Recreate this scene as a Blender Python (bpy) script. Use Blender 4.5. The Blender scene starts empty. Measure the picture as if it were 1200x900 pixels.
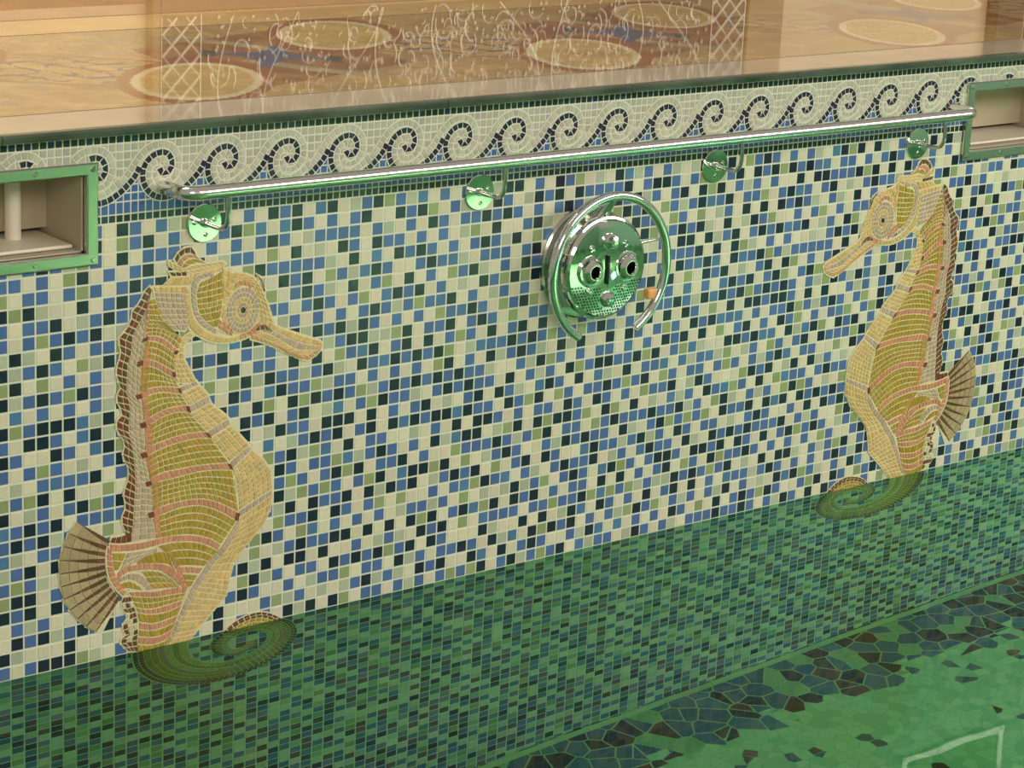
import bpy, bmesh, math, random, json
from math import sin, cos, pi, hypot, sqrt, radians
from mathutils import Vector, Matrix, noise
random.seed(11)
P = 0.025                      # one mosaic tile pitch in metres; scene laid out in tile units
SC = bpy.context.scene
COL = SC.collection

def V(u, y, z):                # tile units -> metres (x along the wall, y into the deck, z above the water)
    return (u * P, y * P, z * P)

def W(u, v, h=0.0):            # a point on the pool wall: u along, v rows down from the frieze, h out towards the pool
    return (u * P, -h * P, (31 - v) * P)

# ---------------------------------------------------------------- materials
def mat(name, col, rough=.5, metal=0.0, spec=.5, **k):
    m = bpy.data.materials.new(name); m.use_nodes = True
    b = m.node_tree.nodes['Principled BSDF']
    b.inputs['Base Color'].default_value = (*col, 1)
    b.inputs['Roughness'].default_value = rough
    b.inputs['Metallic'].default_value = metal
    b.inputs['Specular IOR Level'].default_value = spec
    for a, v in k.items():
        b.inputs[a.replace('_', ' ')].default_value = v
    return m

def add_noise(m, scale, lo, hi, bump=0.0, stretch=None):
    nt = m.node_tree; N = nt.nodes; L = nt.links; b = N['Principled BSDF']
    tc = N.new('ShaderNodeTexCoord'); nz = N.new('ShaderNodeTexNoise')
    mp = N.new('ShaderNodeMapping'); L.new(tc.outputs['Object'], mp.inputs[0])
    if stretch: mp.inputs['Scale'].default_value = stretch
    nz.inputs['Scale'].default_value = scale; nz.inputs['Detail'].default_value = 4
    L.new(mp.outputs[0], nz.inputs['Vector'])
    mr = N.new('ShaderNodeMapRange'); mr.inputs[1].default_value = .3; mr.inputs[2].default_value = .7
    mr.inputs[3].default_value = lo; mr.inputs[4].default_value = hi
    L.new(nz.outputs['Fac'], mr.inputs[0])
    mx = N.new('ShaderNodeMix'); mx.data_type = 'RGBA'; mx.blend_type = 'MULTIPLY'; mx.inputs[0].default_value = 1
    bc = b.inputs['Base Color']
    if bc.links: L.new(bc.links[0].from_socket, mx.inputs[6])
    else: mx.inputs[6].default_value = bc.default_value[:]
    L.new(mr.outputs[0], mx.inputs[7]); L.new(mx.outputs[2], bc)
    if bump:
        bp = N.new('ShaderNodeBump'); bp.inputs['Strength'].default_value = bump; bp.inputs['Distance'].default_value = .002
        L.new(nz.outputs['Fac'], bp.inputs['Height']); L.new(bp.outputs[0], b.inputs['Normal'])
    return m

def attr_mat(name, rough, spec=.5, coat=0.0):
    m = mat(name, (1, 1, 1), rough, 0, spec)
    N = m.node_tree.nodes; a = N.new('ShaderNodeVertexColor'); a.layer_name = 'Col'
    m.node_tree.links.new(a.outputs[0], N['Principled BSDF'].inputs['Base Color'])
    N['Principled BSDF'].inputs['Coat Weight'].default_value = coat
    return m

M_TILE = add_noise(attr_mat('glass_mosaic', .28, .5), 420, .93, 1.06)
M_HORSE = add_noise(attr_mat('horse_mosaic', .34, .45), 200, .88, 1.1)
M_DECK = add_noise(attr_mat('patterned_floor_tile', .035, .62), 9, .86, 1.12)
M_CHROME = mat('chrome', (.80, .80, .77), .07, 1)
M_RAIL = mat('brushed_rail_steel', (.80, .79, .74), .17, 1)
M_CHROME_D = mat('chrome_worn', (.62, .62, .56), .16, 1)
M_MIRROR = mat('polished_plate', (.78, .80, .74), .05, 1)
M_DARK = mat('dark_hole', (.012, .013, .011), .5)
M_BEIGE = mat('beige_plastic', (.50, .42, .30), .5)
M_CREAM = mat('cream_plastic', (.80, .74, .58), .4)
M_COPING = add_noise(mat('beige_marble', (.52, .43, .29), .05, 0, .6), 5, .85, 1.12)
M_EDGE = add_noise(mat('green_marble_edge', (.055, .075, .05), .15, 0, .5), 22, .5, 1.7, 0, (.3, 1, 1))
M_GROUTJ = mat('dark_joint', (.16, .13, .08), .6)
M_ORANGE = mat('orange_rubber', (.85, .42, .13), .45)
M_WALLB = mat('cream_room_wall', (.78, .64, .42), .6)
M_GLASSB = mat('amber_panel', (.13, .08, .04), .25)
M_ETCH = mat('etched_crystal', (.95, .93, .85), .18, 0, .8)
M_FRAMEW = mat('tan_wood_frame', (.40, .25, .12), .35)
M_BROWN = mat('dark_brown_wood', (.12, .07, .035), .35)
M_BASIN = mat('pool_render', (.28, .50, .36), .6)

# ---------------------------------------------------------------- mesh helpers
def props(o, label=None, cat=None, group=None, kind=None):
    if label: o['label'] = label
    if cat: o['category'] = cat
    if group: o['group'] = group
    if kind: o['kind'] = kind
    return o

def empty(name, loc, **k):
    o = bpy.data.objects.new(name, None); o.location = loc; o.empty_display_size = .05
    COL.objects.link(o); return props(o, **k)

class MB:
    def __init__(s): s.v = []; s.f = []; s.c = []; s.sm = []
    def add(s, vs, fs, col=(1, 1, 1), smooth=False):
        n = len(s.v); s.v += [tuple(p) for p in vs]
        for f in fs: s.f.append([n + i for i in f]); s.c.append(col); s.sm.append(smooth)
    def build(s, name, m, parent=None, loc=None, **k):
        me = bpy.data.meshes.new(name); vs = s.v
        base = None
        if parent is not None and parent.type == 'EMPTY': base = parent.matrix_world.translation.copy() if False else Vector(parent.location)
        if parent is not None and parent.type != 'EMPTY': base = Vector(parent['_org'])
        if parent is None and loc is not None: base = Vector(loc)
        if base is None: base = Vector((0, 0, 0))
        me.from_pydata([tuple(Vector(p) - base) for p in vs], [], s.f)
        me.materials.append(m)
        at = me.color_attributes.new('Col', 'FLOAT_COLOR', 'CORNER')
        buf = []
        for p, c in zip(me.polygons, s.c): buf += [c[0], c[1], c[2], 1.0] * p.loop_total
        at.data.foreach_set('color', buf)
        me.polygons.foreach_set('use_smooth', s.sm)
        me.update()
        o = bpy.data.objects.new(name, me); COL.objects.link(o)
        if parent is not None: o.parent = parent
        elif loc is not None: o.location = loc
        o['_org'] = tuple(base)
        return props(o, **k)

def box(mb, a, b, col=(1, 1, 1)):
    (x0, y0, z0), (x1, y1, z1) = a, b
    vs = [V(x, y, z) for x in (x0, x1) for y in (y0, y1) for z in (z0, z1)]
    mb.add(vs, [(0, 1, 3, 2), (4, 6, 7, 5), (0, 4, 5, 1), (2, 3, 7, 6), (0, 2, 6, 4), (1, 5, 7, 3)], col)

def bevelled(o, w, seg=2):
    md = o.modifiers.new('bevel', 'BEVEL'); md.width = w; md.segments = seg; md.limit_method = 'ANGLE'
    return o

def spline(pts, n=6):
    out = []; P_ = [pts[0]] + list(pts) + [pts[-1]]
    for i in range(1, len(P_) - 2):
        a, b, c, d = [Vector(q) for q in P_[i - 1:i + 3]]
        for k in range(n):
            t = k / n
            out.append(.5 * ((2 * b) + (c - a) * t + (2 * a - 5 * b + 4 * c - d) * t * t + (3 * b - a - 3 * c + d) * t ** 3))
    out.append(Vector(pts[-1])); return out

def tube(mb, pts, r, seg=20, col=(1, 1, 1), cap=True):
    pts = [Vector(p) for p in pts]; rings = []
    ref = None
    rr = r if isinstance(r, (list, tuple)) else [r] * len(pts)
    for i, p in enumerate(pts):
        t = (pts[min(i + 1, len(pts) - 1)] - pts[max(i - 1, 0)]).normalized()
        if ref is None: ref = Vector((0, 0, 1)) if abs(t.z) < .9 else Vector((1, 0, 0))
        s = t.cross(ref).normalized(); ref = s.cross(t).normalized()
        rings.append([V(*(p + (s * cos(2 * pi * k / seg) + ref * sin(2 * pi * k / seg)) * rr[i])) for k in range(seg)])
    vs = [q for g in rings for q in g]; fs = []
    for i in range(len(rings) - 1):
        for k in range(seg):
            a = i * seg + k; b = i * seg + (k + 1) % seg; fs.append((a, b, b + seg, a + seg))
    mb.add(vs, fs, col, True)
    if cap: mb.add(rings[0], [tuple(range(seg))[::-1]], col); mb.add(rings[-1], [tuple(range(seg))], col)

def lathe(mb, cu, cv, prof, seg=64, col=(1, 1, 1), smooth=True, flat=()):
    """profile (radius, height off the wall) turned about an axis that stands square on the wall"""
    rings = [[W(cu + r * cos(2 * pi * k / seg), cv - r * sin(2 * pi * k / seg), h) for k in range(seg)] for r, h in prof]
    for i in range(len(rings) - 1):
        vs = rings[i] + rings[i + 1]
        mb.add(vs, [(k, (k + 1) % seg, seg + (k + 1) % seg, seg + k) for k in range(seg)], col, smooth)
    if prof[-1][0] > 1e-6: mb.add(rings[-1], [tuple(range(seg))], col)
    if prof[0][0] > 1e-6: mb.add(rings[0], [tuple(range(seg))[::-1]], col)

# ---------------------------------------------------------------- mosaic helpers
def lin(c): return tuple(((x / 255) / 12.92 if x / 255 <= .04045 else ((x / 255 + .055) / 1.055) ** 2.4) for x in c)
TC = {'W': (224, 213, 186), 'B': (82, 110, 162), 'N': (24, 36, 54), 'G': (150, 162, 112), 'g': (182, 186, 160)}
TC = {k: lin(v) for k, v in TC.items()}
GROUT = lin((226, 224, 200))
HC = {'Y': (178, 152, 56), 'S': (212, 146, 114), 'B': (222, 188, 122), 'L': (196, 172, 150), 'D': (104, 76, 46), 'R': (124, 70, 48),
      'T': (182, 160, 122), 'C': (214, 206, 172), 'P': (216, 168, 118), 'K': (40, 36, 24)}
HC = {k: lin(v) for k, v in HC.items()}
HGROUT = lin((232, 220, 178))

def vary(c, a=.10):
    f = 1 + random.uniform(-a, a); return tuple(max(0, x * f * (1 + random.uniform(-.03, .03))) for x in c)

def cell(mb, q, h0, h1, col, gap=.05, tilt=.006):
    """one tessera: four corners (u, v), shrunk by the joint, with bevelled edge"""
    cu = sum(p[0] for p in q) / 4; cv = sum(p[1] for p in q) / 4
    area = sum(q[i][0] * q[(i + 1) % 4][1] - q[(i + 1) % 4][0] * q[i][1] for i in range(4))
    if area > 0: q = q[::-1]
    def sh(g):
        o = []
        for p in q:
            dx, dy = cu - p[0], cv - p[1]; L = hypot(dx, dy) or 1
            k = min(g * 1.41, L * .7) / L; o.append((p[0] + dx * k, p[1] + dy * k))
        return o
    a = sh(gap); b = sh(gap + .025)
    t = [random.uniform(-tilt, tilt) for _ in range(2)]
    hs = [h1 + t[0], h1 + t[1], h1 - t[0], h1 - t[1]]
    vs = [W(p[0], p[1], h0) for p in a] + [W(p[0], p[1], h1 - .015) for p in a] + [W(p[0], p[1], h) for p, h in zip(b, hs)]
    fs = [(8, 9, 10, 11)] + [(i, (i + 1) % 4, 4 + (i + 1) % 4, 4 + i) for i in range(4)] + [(4 + i, 4 + (i + 1) % 4, 8 + (i + 1) % 4, 8 + i) for i in range(4)]
    mb.add(vs, fs, col)

def resample(pl, n):
    d = [0]
    for a, b in zip(pl, pl[1:]): d.append(d[-1] + hypot(b[0] - a[0], b[1] - a[1]))
    out = []; j = 0
    for i in range(n + 1):
        t = d[-1] * i / n
        while j < len(d) - 2 and d[j + 1] < t: j += 1
        s = (t - d[j]) / ((d[j + 1] - d[j]) or 1)
        out.append((pl[j][0] + (pl[j + 1][0] - pl[j][0]) * s, pl[j][1] + (pl[j + 1][1] - pl[j][1]) * s))
    return out

def resample2(p, q, n):
    if len(p) != len(q) or len(p) < 3: return resample(p, n), resample(q, n)
    d = [0]
    for a, b, c, e in zip(p, p[1:], q, q[1:]): d.append(d[-1] + hypot(b[0] - a[0], b[1] - a[1]) + hypot(e[0] - c[0], e[1] - c[1]))
    A = []; B = []; j = 0
    for i in range(n + 1):
        t = d[-1] * i / n
        while j < len(d) - 2 and d[j + 1] < t: j += 1
        s = (t - d[j]) / ((d[j + 1] - d[j]) or 1)
        for o, l in ((A, p), (B, q)): o.append((l[j][0] + (l[j + 1][0] - l[j][0]) * s, l[j][1] + (l[j + 1][1] - l[j][1]) * s))
    return A, B

def smooth_pl(pl):
    if len(pl) < 3: return pl
    return [(p[0], p[1]) for p in spline([(a, b, 0) for a, b in pl], 4)]

def length(pl): return sum(hypot(b[0] - a[0], b[1] - a[1]) for a, b in zip(pl, pl[1:]))

def patch(mb, gb, curves, subs, cols, tile, pal, hb=.09, ht=.155, gcol=None, gap=.045, margin=.13):
    """rows of tesserae between guide curves; gb collects the bed of pale joint under them"""
    cs = [smooth_pl([tuple(p) for p in c]) for c in curves]
    if len(subs) < len(cs) - 1: subs = subs + [subs[-1]] * (len(cs) - 1 - len(subs))
    r = 0
    for i in range(len(cs) - 1):
        n = subs[i]
        for k in range(n):
            def cur(t, m):
                A, B = resample2(cs[i], cs[i + 1], m)
                return [(a[0] + (b[0] - a[0]) * t, a[1] + (b[1] - a[1]) * t) for a, b in zip(A, B)]
            mid = cur((k + .5) / n, 12); m = max(1, round(length(mid) / tile))
            a = cur(k / n, m); b = cur((k + 1) / n, m)
            for j in range(m):
                key = cols[r % len(cols)] if len(cols) in (1, 5) or cols == 'BBB' else random.choice(cols)
                q = [a[j], a[j + 1], b[j + 1], b[j]]
                c = pal[key]
                if key == 'Y' and random.random() < .25: c = tuple(x * y for x, y in zip(c, (1.12, .95, 1.0)))
                cell(mb, q, hb, ht, vary(c, .12), gap)
                cu = sum(p[0] for p in q) / 4; cv = sum(p[1] for p in q) / 4
                e = []
                for p in q:
                    dx, dy = p[0] - cu, p[1] - cv; L = hypot(dx, dy) or 1; e.append((p[0] + dx / L * margin, p[1] + dy / L * margin))
                ar = sum(e[x][0] * e[(x + 1) % 4][1] - e[(x + 1) % 4][0] * e[x][1] for x in range(4))
                if ar > 0: e = e[::-1]
                hh = hb + random.uniform(-.012, .0)
                vs = [W(p[0], p[1], .045) for p in e] + [W(p[0], p[1], hh) for p in e]
                gb.add(vs, [(4, 5, 6, 7)] + [(x, (x + 1) % 4, 4 + (x + 1) % 4, 4 + x) for x in range(4)], gcol or HGROUT)
            r += 1

# ---------------------------------------------------------------- setting: pool wall
UL, UR, VB = -30, 150, 76
sk = [(-13.2, -.36), (86.95, 99.8)]          # skimmer mouths
mb = MB()
xs = [UL, sk[0][0], sk[0][1], sk[1][0], sk[1][1], UR]
for i in range(5):
    x0, x1 = xs[i], xs[i + 1]
    if i in (1, 3):
        box(mb, (x0, 0, 31 - VB), (x1, 9.5, 31 - 1.78), GROUT); box(mb, (x0, 0, 31 + 3.45), (x1, 9.5, 37.1), GROUT)
    else: box(mb, (x0, 0, 31 - VB), (x1, 9.5, 37.1), GROUT)
keys = 'WBNGg'; wts = [36, 42, 20, 5, 5]
grid = {}
U0, U1 = -24, 128
for v in range(0, 74):
    for u in range(U0, U1):
        for _ in range(4):
            k = random.choices(keys, wts)[0]
            same = (grid.get((u - 1, v)) == k) + (grid.get((u, v - 1)) == k)
            if k == 'W' and grid.get((u + 1, v - 1)) == 'W': same -= .5
            if not same or random.random() < .12: break
        grid[u, v] = k
        if any(a - .2 < u + 1 and u < b + .2 for a, b in sk) and v < 2 and (u + 1 < -.4 or u > 86.9) and u < 99.8: continue
        if (sk[0][0] < u + .5 < sk[0][1] + .1 or sk[1][0] < u + .5 < sk[1][1]) and v < 2: continue
        c = TC[k]
        if k == 'B' and random.random() < .12: c = tuple(x * y for x, y in zip(c, (1.0, 1.25, 1.0)))
        cell(mb, [(u, v), (u + 1, v), (u + 1, v + 1), (u, v + 1)], 0, .034, vary(c, .08), .07)
wall = mb.build('wall_pool', M_TILE, kind='structure', label='pool wall of blue, navy, cream and green square mosaic tiles')

# ---------------------------------------------------------------- setting: frieze of running waves
fr = MB(); s = .565
def inmouth(u, v): return any(a - .5 < u < b + .5 for a, b in sk) and v > -4.2
C0, PER = 5.42, 5.063
darkb = [(-.18, -.08), (-.04, .21), (.27, .35), (.62, .15), (.83, -.26), (.74, -.66), (.43, -1.07), (-.06, -1.15), (-.54, -1.03), (-.97, -.76), (-1.27, -.4),
         (-1.44, .05), (-1.44, .59), (-1.26, 1.07), (-.95, 1.49), (-.45, 1.84), (.2, 1.95), (.9, 1.85), (1.5, 1.58), (2.05, 1.24), (2.4, .93), (2.81, .57), (3.16, .12), (3.38, -.32)]
def wave_v(u):                                   # the line under which the field is blue
    x = (u - C0 + 1.5) % PER - 1.5
    pts = [(-1.5, .3), (-1.2, 1.2), (-.6, 1.8), (.3, 1.95), (1.2, 1.75), (2.05, 1.24), (2.8, .57), (3.4, -.3), (3.57, .3)]
    for a, b in zip(pts, pts[1:]):
        if a[0] <= x <= b[0]: return -3.4 + a[1] + (b[1] - a[1]) * (x - a[0]) / (b[0] - a[0])
    return -3.1
nu = int((124 + 24) / s)
DG = lin((24, 50, 44)); GREYF = lin((186, 182, 166)); BLU = lin((72, 104, 168))
vv = -5.95 + .05; r = 0
rowsv = [-5.93 + s * i for i in range(0, 11)]
for r, v0 in enumerate(rowsv):
    v1 = v0 + s
    if r == 10: v0, v1 = -.565, -.0; 
    if r == 9: v0, v1 = -1.13, -.565
    for i in range(nu):
        u0 = -24 + i * s; um = u0 + s / 2; vm = (v0 + v1) / 2
        if inmouth(um, vm + .3): continue
        if r in (0, 10): c = DG if random.random() < .8 else lin((30, 56, 84))
        elif r == 9: c = BLU
        else: c = BLU if vm > wave_v(um) else GREYF
        cell(fr, [(u0, v0), (u0 + s, v0), (u0 + s, v1), (u0, v1)], 0, .034, vary(c, .10), .055)
box(fr, (UL, -.012, 31), (sk[0][0] - .3, 0, 37.1), GROUT)
trim_bed = MB()
def frieze_strip(pts, w, col, tile):
    pl = smooth_pl(pts); L1 = []; L2 = []
    for i, p in enumerate(pl):
        a = pl[max(i - 1, 0)]; b = pl[min(i + 1, len(pl) - 1)]; dx, dy = b[0] - a[0], b[1] - a[1]; n = hypot(dx, dy) or 1
        L1.append((p[0] - dy / n * w / 2, p[1] + dx / n * w / 2)); L2.append((p[0] + dy / n * w / 2, p[1] - dx / n * w / 2))
    m = max(1, round(length(pl) / tile)); A, B_ = resample2(L1, L2, m)
    for j in range(m):
        q = [A[j], A[j + 1], B_[j + 1], B_[j]]
        cx = sum(p[0] for p in q) / 4; cy = sum(p[1] for p in q) / 4
        if inmouth(cx, cy + .2): continue
        cell(fr, q, .05, .12, vary(col, .13), .042)
        e = [(p[0] + (p[0] - cx) * .22, p[1] + (p[1] - cy) * .22) for p in q]
        ar = sum(e[x][0] * e[(x + 1) % 4][1] - e[(x + 1) % 4][0] * e[x][1] for x in range(4))
        if ar > 0: e = e[::-1]
        hh = .075 + random.uniform(-.01, .008)
        fr.add([W(p[0], p[1], .0) for p in e] + [W(p[0], p[1], hh) for p in e], [(4, 5, 6, 7)] + [(x, (x + 1) % 4, 4 + (x + 1) % 4, 4 + x) for x in range(4)], GROUT)
NAVY = lin((34, 36, 58)); GRY = lin((194, 190, 172))
for k in range(-5, 24):
    cx = C0 + k * PER; T = lambda l: [(cx + a, -3.4 + b) for a, b in l]
    frieze_strip(T([(-3.35, 1.0), (-2.95, .62), (-2.6, .2), (-2.2, -.3), (-1.8, -.82), (-1.35, -1.27), (-.8, -1.58), (-.1, -1.7), (.55, -1.58), (1.05, -1.18), (1.33, -.6), (1.3, 0), (1.05, .5)]), .5, GRY, .48)
    frieze_strip(T([(-.4, -.6), (-.85, -.2), (-.98, .35), (-.85, .9), (-.45, 1.35), (.2, 1.48), (.85, 1.3), (1.4, .95), (1.9, .5)]), .46, GRY, .46)
    frieze_strip(T([(-.5, .15), (-.4, .6), (.1, .92), (.7, .8), (1.1, .5)]), .42, GRY, .42)
    frieze_strip(T([(.1, -.75), (.35, -.5), (.4, -.2), (.2, .02)]), .4, GRY, .36)
    frieze_strip(T(darkb), .48, NAVY, .47)
fr.build('trim_1', M_TILE, kind='structure', label='mosaic border of curling grey and navy waves under the pool edge')

# ---------------------------------------------------------------- setting: coping and deck
DZ = 37.70
mb = MB(); box(mb, (-60, -.55, 37.12), (UR + 40, 5, DZ)); mb.build('trim_2', M_COPING, kind='structure', label='beige marble coping strip along the pool edge')
mb = MB()
prof = [(-.5, 37.1), (-1.12, 37.1), (-1.26, 37.16), (-1.3, 37.28), (-1.3, 37.52), (-1.24, 37.63), (-1.1, DZ + .005), (-.5, DZ + .005)]
n = len(prof)
for x0, x1 in [(-60 + i * 17.7, -60 + (i + 1) * 17.7 - .06) for i in range(14)]:
    vs = [V(x0, y, z) for y, z in prof] + [V(x1, y, z) for y, z in prof]
    mb.add(vs, [(i, (i + 1) % n, n + (i + 1) % n, n + i) for i in range(n)] + [tuple(range(n))[::-1], tuple(range(n, 2 * n))])
mb.build('trim_3', M_EDGE, kind='structure', label='rounded dark green stone lip of the pool edge')

def deck_col(x, y):
    if y > 45: base = (188, 146, 92); return lin(base)
    if y > 37.4: return lin((214, 178, 116))
    peach = (208, 174, 112); yel = (212, 180, 114); rust = (172, 122, 80); cream = (208, 192, 150)
    X = (x - 9.3 + 18.5) % 37 - 18.5                       # scroll group at 0, floret at +-18.6
    dx = X if abs(X) < 18.5 else X; F = X - 18.6 if X > 0 else X + 18.4
    ca, sa = .61, .79                                       # the long diagonal of the medallions
    y0 = y - 21
    nz = noise.noise(Vector((x * .35, y * .35, 0))) ; n2 = noise.noise(Vector((x * .9, y * .9, 5)))
    c = peach if n2 < .15 else yel
    # rust diamonds about each floret
    dm = abs(F * .77 - y0 * .63) / 11 + abs(F * ca + y0 * sa) / 17
    if dm < 1: c = rust if nz < .12 else (184, 138, 88)
    # orange field edges of the scroll lens
    a = X * .77 - y0 * .63; b = X * ca + y0 * sa
    e = (a / 15) ** 2 + (b / 6.5) ** 2
    if e < 1: c = yel
    if .86 < e < 1.05: c = (190, 138, 84)
    # medallions
    for mx, my in ((6.9, 13), (-6.9, 29), (6.9 - 37, 13), (-6.9 + 37, 29)):
        px, py = X - mx, y - my
        A = px * ca + py * sa; B = px * .79 - py * .61
        r = sqrt((A / 8.6) ** 2 + (B / 4.75) ** 2)
        if r < 1.2:
            if r < .86: return lin((186, 158, 96) if n2 < .1 else (194, 168, 106))
            if r < 1.0: return lin(cream)
            return lin((150, 98, 58))
    # cream ribbon through the floret
    A = F * ca + y0 * sa; B = F * .79 - y0 * .61
    if abs(A - 1.2 * sin(B * .35)) > 2.1 and abs(abs(A + 3.0 * sin(B * .22)) - 3.4) < 1.0 and abs(B) < 15: c = (196, 176, 132)
    # blue floret, four pointed
    if abs(B) < 5.2 and abs(A) < 1.1 + .5 * sin(abs(B) * 1.2): c = (112, 116, 138)
    if abs(A) < 5.6 and abs(B) < .9 + .4 * sin(abs(A) * 1.1): c = (104, 110, 136)
    if 4.2 < abs(B) < 5.6 and abs(A) < 1.5: c = (92, 96, 84)
    # blue scrolls in the lens
    if e < .7:
        q = sin(a * 1.15 + 1.6 * sin(b * .9)) * cos(b * 1.0 + 1.3 * sin(a * .6))
        if abs(q) < .14 and e > .02: c = (122, 112, 130)
    return lin(tuple(v * .84 * (1 + .10 * nz + .06 * n2) for v in c))
NX, NY = 640, 240; X0, X1, Y0, Y1 = -16.0, 144.0, 5.12, 62.0
me = bpy.data.meshes.new('floor')
vs = [V(X0 + (X1 - X0) * i / NX, Y0 + (Y1 - Y0) * j / NY, DZ) for j in range(NY + 1) for i in range(NX + 1)]
fs = [(j * (NX + 1) + i, j * (NX + 1) + i + 1, (j + 1) * (NX + 1) + i + 1, (j + 1) * (NX + 1) + i) for j in range(NY) for i in range(NX)]
nb = len(vs)
for x, y in [(-90, Y0), (X0, Y0), (X0, Y1), (-90, Y1), (X1, Y0), (260, Y0), (260, Y1), (X1, Y1)]: vs.append(V(x, y, DZ))
fs += [(nb, nb + 1, nb + 2, nb + 3), (nb + 4, nb + 5, nb + 6, nb + 7)]
me.from_pydata(vs, [], fs); me.materials.append(M_DECK)
at = me.color_attributes.new('Col', 'FLOAT_COLOR', 'POINT')
buf = []
for j in range(NY + 1):
    for i in range(NX + 1):
        c = deck_col(X0 + (X1 - X0) * i / NX, Y0 + (Y1 - Y0) * j / NY); buf += [*c, 1]
buf += [*lin((214, 160, 88)), 1] * 8
at.data.foreach_set('color', buf)
o = bpy.data.objects.new('floor', me); COL.objects.link(o); props(o, kind='structure', label='glossy deck floor of ornamental peach and rust tiles')
mb = MB()
for y, w in ((5.06, .07), (37.4, .1), (45, .1)): box(mb, (-90, y - w, DZ - .2), (260, y + w, DZ + .012))
mb.build('trim_4', M_GROUTJ, kind='structure', label='thin dark joints between the deck tile rows')
mb = MB(); box(mb, (-90, 5, 30), (260, 66, DZ - .05)); mb.build('deck_slab', M_COPING, kind='structure', label='slab under the deck tiles')

# room wall behind the deck with its etched panel (seen mirrored in the wet floor)
mb = MB(); box(mb, (-90, 59.2, DZ - .05), (260, 63, DZ + 110)); mb.build('wall_back', M_WALLB, kind='structure', label='cream room wall behind the deck')
mb = MB(); box(mb, (-90, 58.7, DZ - .02), (39.0, 59.2, DZ + 1.2)); box(mb, (121.6, 58.7, DZ - .02), (260, 59.2, DZ + 1.2)); mb.build('baseboard_back', M_FRAMEW, kind='structure', label='low tan skirting on the room wall')
pn = empty('etched_glass_panel', V(78, 58, DZ), label='wide amber glass panel with white lattice and scroll relief, mirrored in the deck', cat='glass panel')
mb = MB()
for a, b in (((39.0, 57.9, DZ), (39.9, 59.2, DZ + 86)), ((115.8, 57.9, DZ), (121.2, 59.2, DZ + 86)), ((39.9, 57.9, DZ), (115.8, 59.2, DZ + 2.3)), ((39.9, 57.9, DZ + 83), (115.8, 59.2, DZ + 86))): box(mb, a, b)
bevelled(mb.build('frame', M_FRAMEW, pn), .003)
mb = MB(); box(mb, (39.9, 58.4, DZ + 2.3), (115.8, 58.8, DZ + 83)); mb.build('glass', M_GLASSB, pn)
HT = 44
for x0, x1 in ((40.3, 44.4), (110.6, 115.4)):
    w = x1 - x0; st = 2.05; mb = MB()
    k = -w
    while k < HT:
        for sgn in (1, -1):
            a = (x0 if sgn > 0 else x1, k); b = (x1 if sgn > 0 else x0, k + w)
            pts = []
            for t in range(9):
                x = a[0] + (b[0] - a[0]) * t / 8; z = a[1] + (b[1] - a[1]) * t / 8
                if 2.4 < z < HT: pts.append((x, 58.3, DZ + z))
            if len(pts) > 1: tube(mb, pts, .14 if sgn < 0 else .06, 6)
        k += st
    for x in (x0 - .1, x1 + .1): tube(mb, [(x, 58.3, DZ + 2.4), (x, 58.3, DZ + HT)], .07, 6)
    mb.build('lattice', M_ETCH, pn, label='white diamond lattice strip')
mb = MB(); rs = random.Random(5)
for k in range(430):
    cx = rs.uniform(46, 109); cz = rs.uniform(3, HT) if k % 4 == 0 else rs.uniform(3, 14); R_ = rs.uniform(.3, 1.6); a0 = rs.uniform(0, 6.3); sp = rs.choice((1, -1)) * rs.uniform(1.2, 3.6)
    pts = []
    for t in range(10):
        q = t / 9; rr = R_ * (1 - .6 * q); x = cx + rr * cos(a0 + sp * q); z = cz + rr * sin(a0 + sp * q) * 1.3
        if 2.4 < z < HT + 2: pts.append((x, 58.32, DZ + z))
    if len(pts) > 3: tube(mb, pts, rs.uniform(.04, .09), 5)
for k in range(9):
    x = 46 + k * 7.1 + rs.uniform(-1.5, 1.5); ph = rs.uniform(0, 6)
    tube(mb, [(x + (2.2 + k % 3) * sin(z * .22 + ph) + z * .12, 58.32, DZ + z) for z in [2.6 + .8 * i for i in range(50)]], .07, 5)
mb.build('scrollwork', M_ETCH, pn, label='white raised scrolls')
mb = MB()
for k in range(340):
    cx = rs.uniform(45, 110); cz = rs.uniform(2.6, 15)
    tube(mb, [(cx, 58.25, DZ + cz), (cx + rs.uniform(-.1, .1), 58.2, DZ + cz + rs.uniform(.1, .35))], .13, 6)
mb.build('glint_dot', M_ETCH, pn, kind='stuff')  # small white stubs standing in for highlight glints on the panel relief
mb = MB(); box(mb, (157.5, 57.2, DZ), (162.4, 59.2, DZ + 90))
bevelled(mb.build('brown_pilaster', M_BROWN, loc=V(160, 58, DZ), label='dark brown wooden pilaster on the room wall at the far right', cat='pilaster'), .004)
mb = MB(); tube(mb, [(163.3, 57.6, DZ), (163.3, 57.6, DZ + 40)], .3, 16)
lathe_ = [V(163.3 + .8 * cos(2 * pi * k / 24), 57.6 + .8 * sin(2 * pi * k / 24), DZ + hh) for hh in (0, .3) for k in range(24)]
mb.add(lathe_, [(k, (k + 1) % 24, 24 + (k + 1) % 24, 24 + k) for k in range(24)] + [tuple(range(24, 48))])
mb.build('steel_post', M_CHROME, loc=V(163.3, 57.6, DZ), label='slim bright steel post standing beside the dark pilaster', cat='post')

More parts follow.
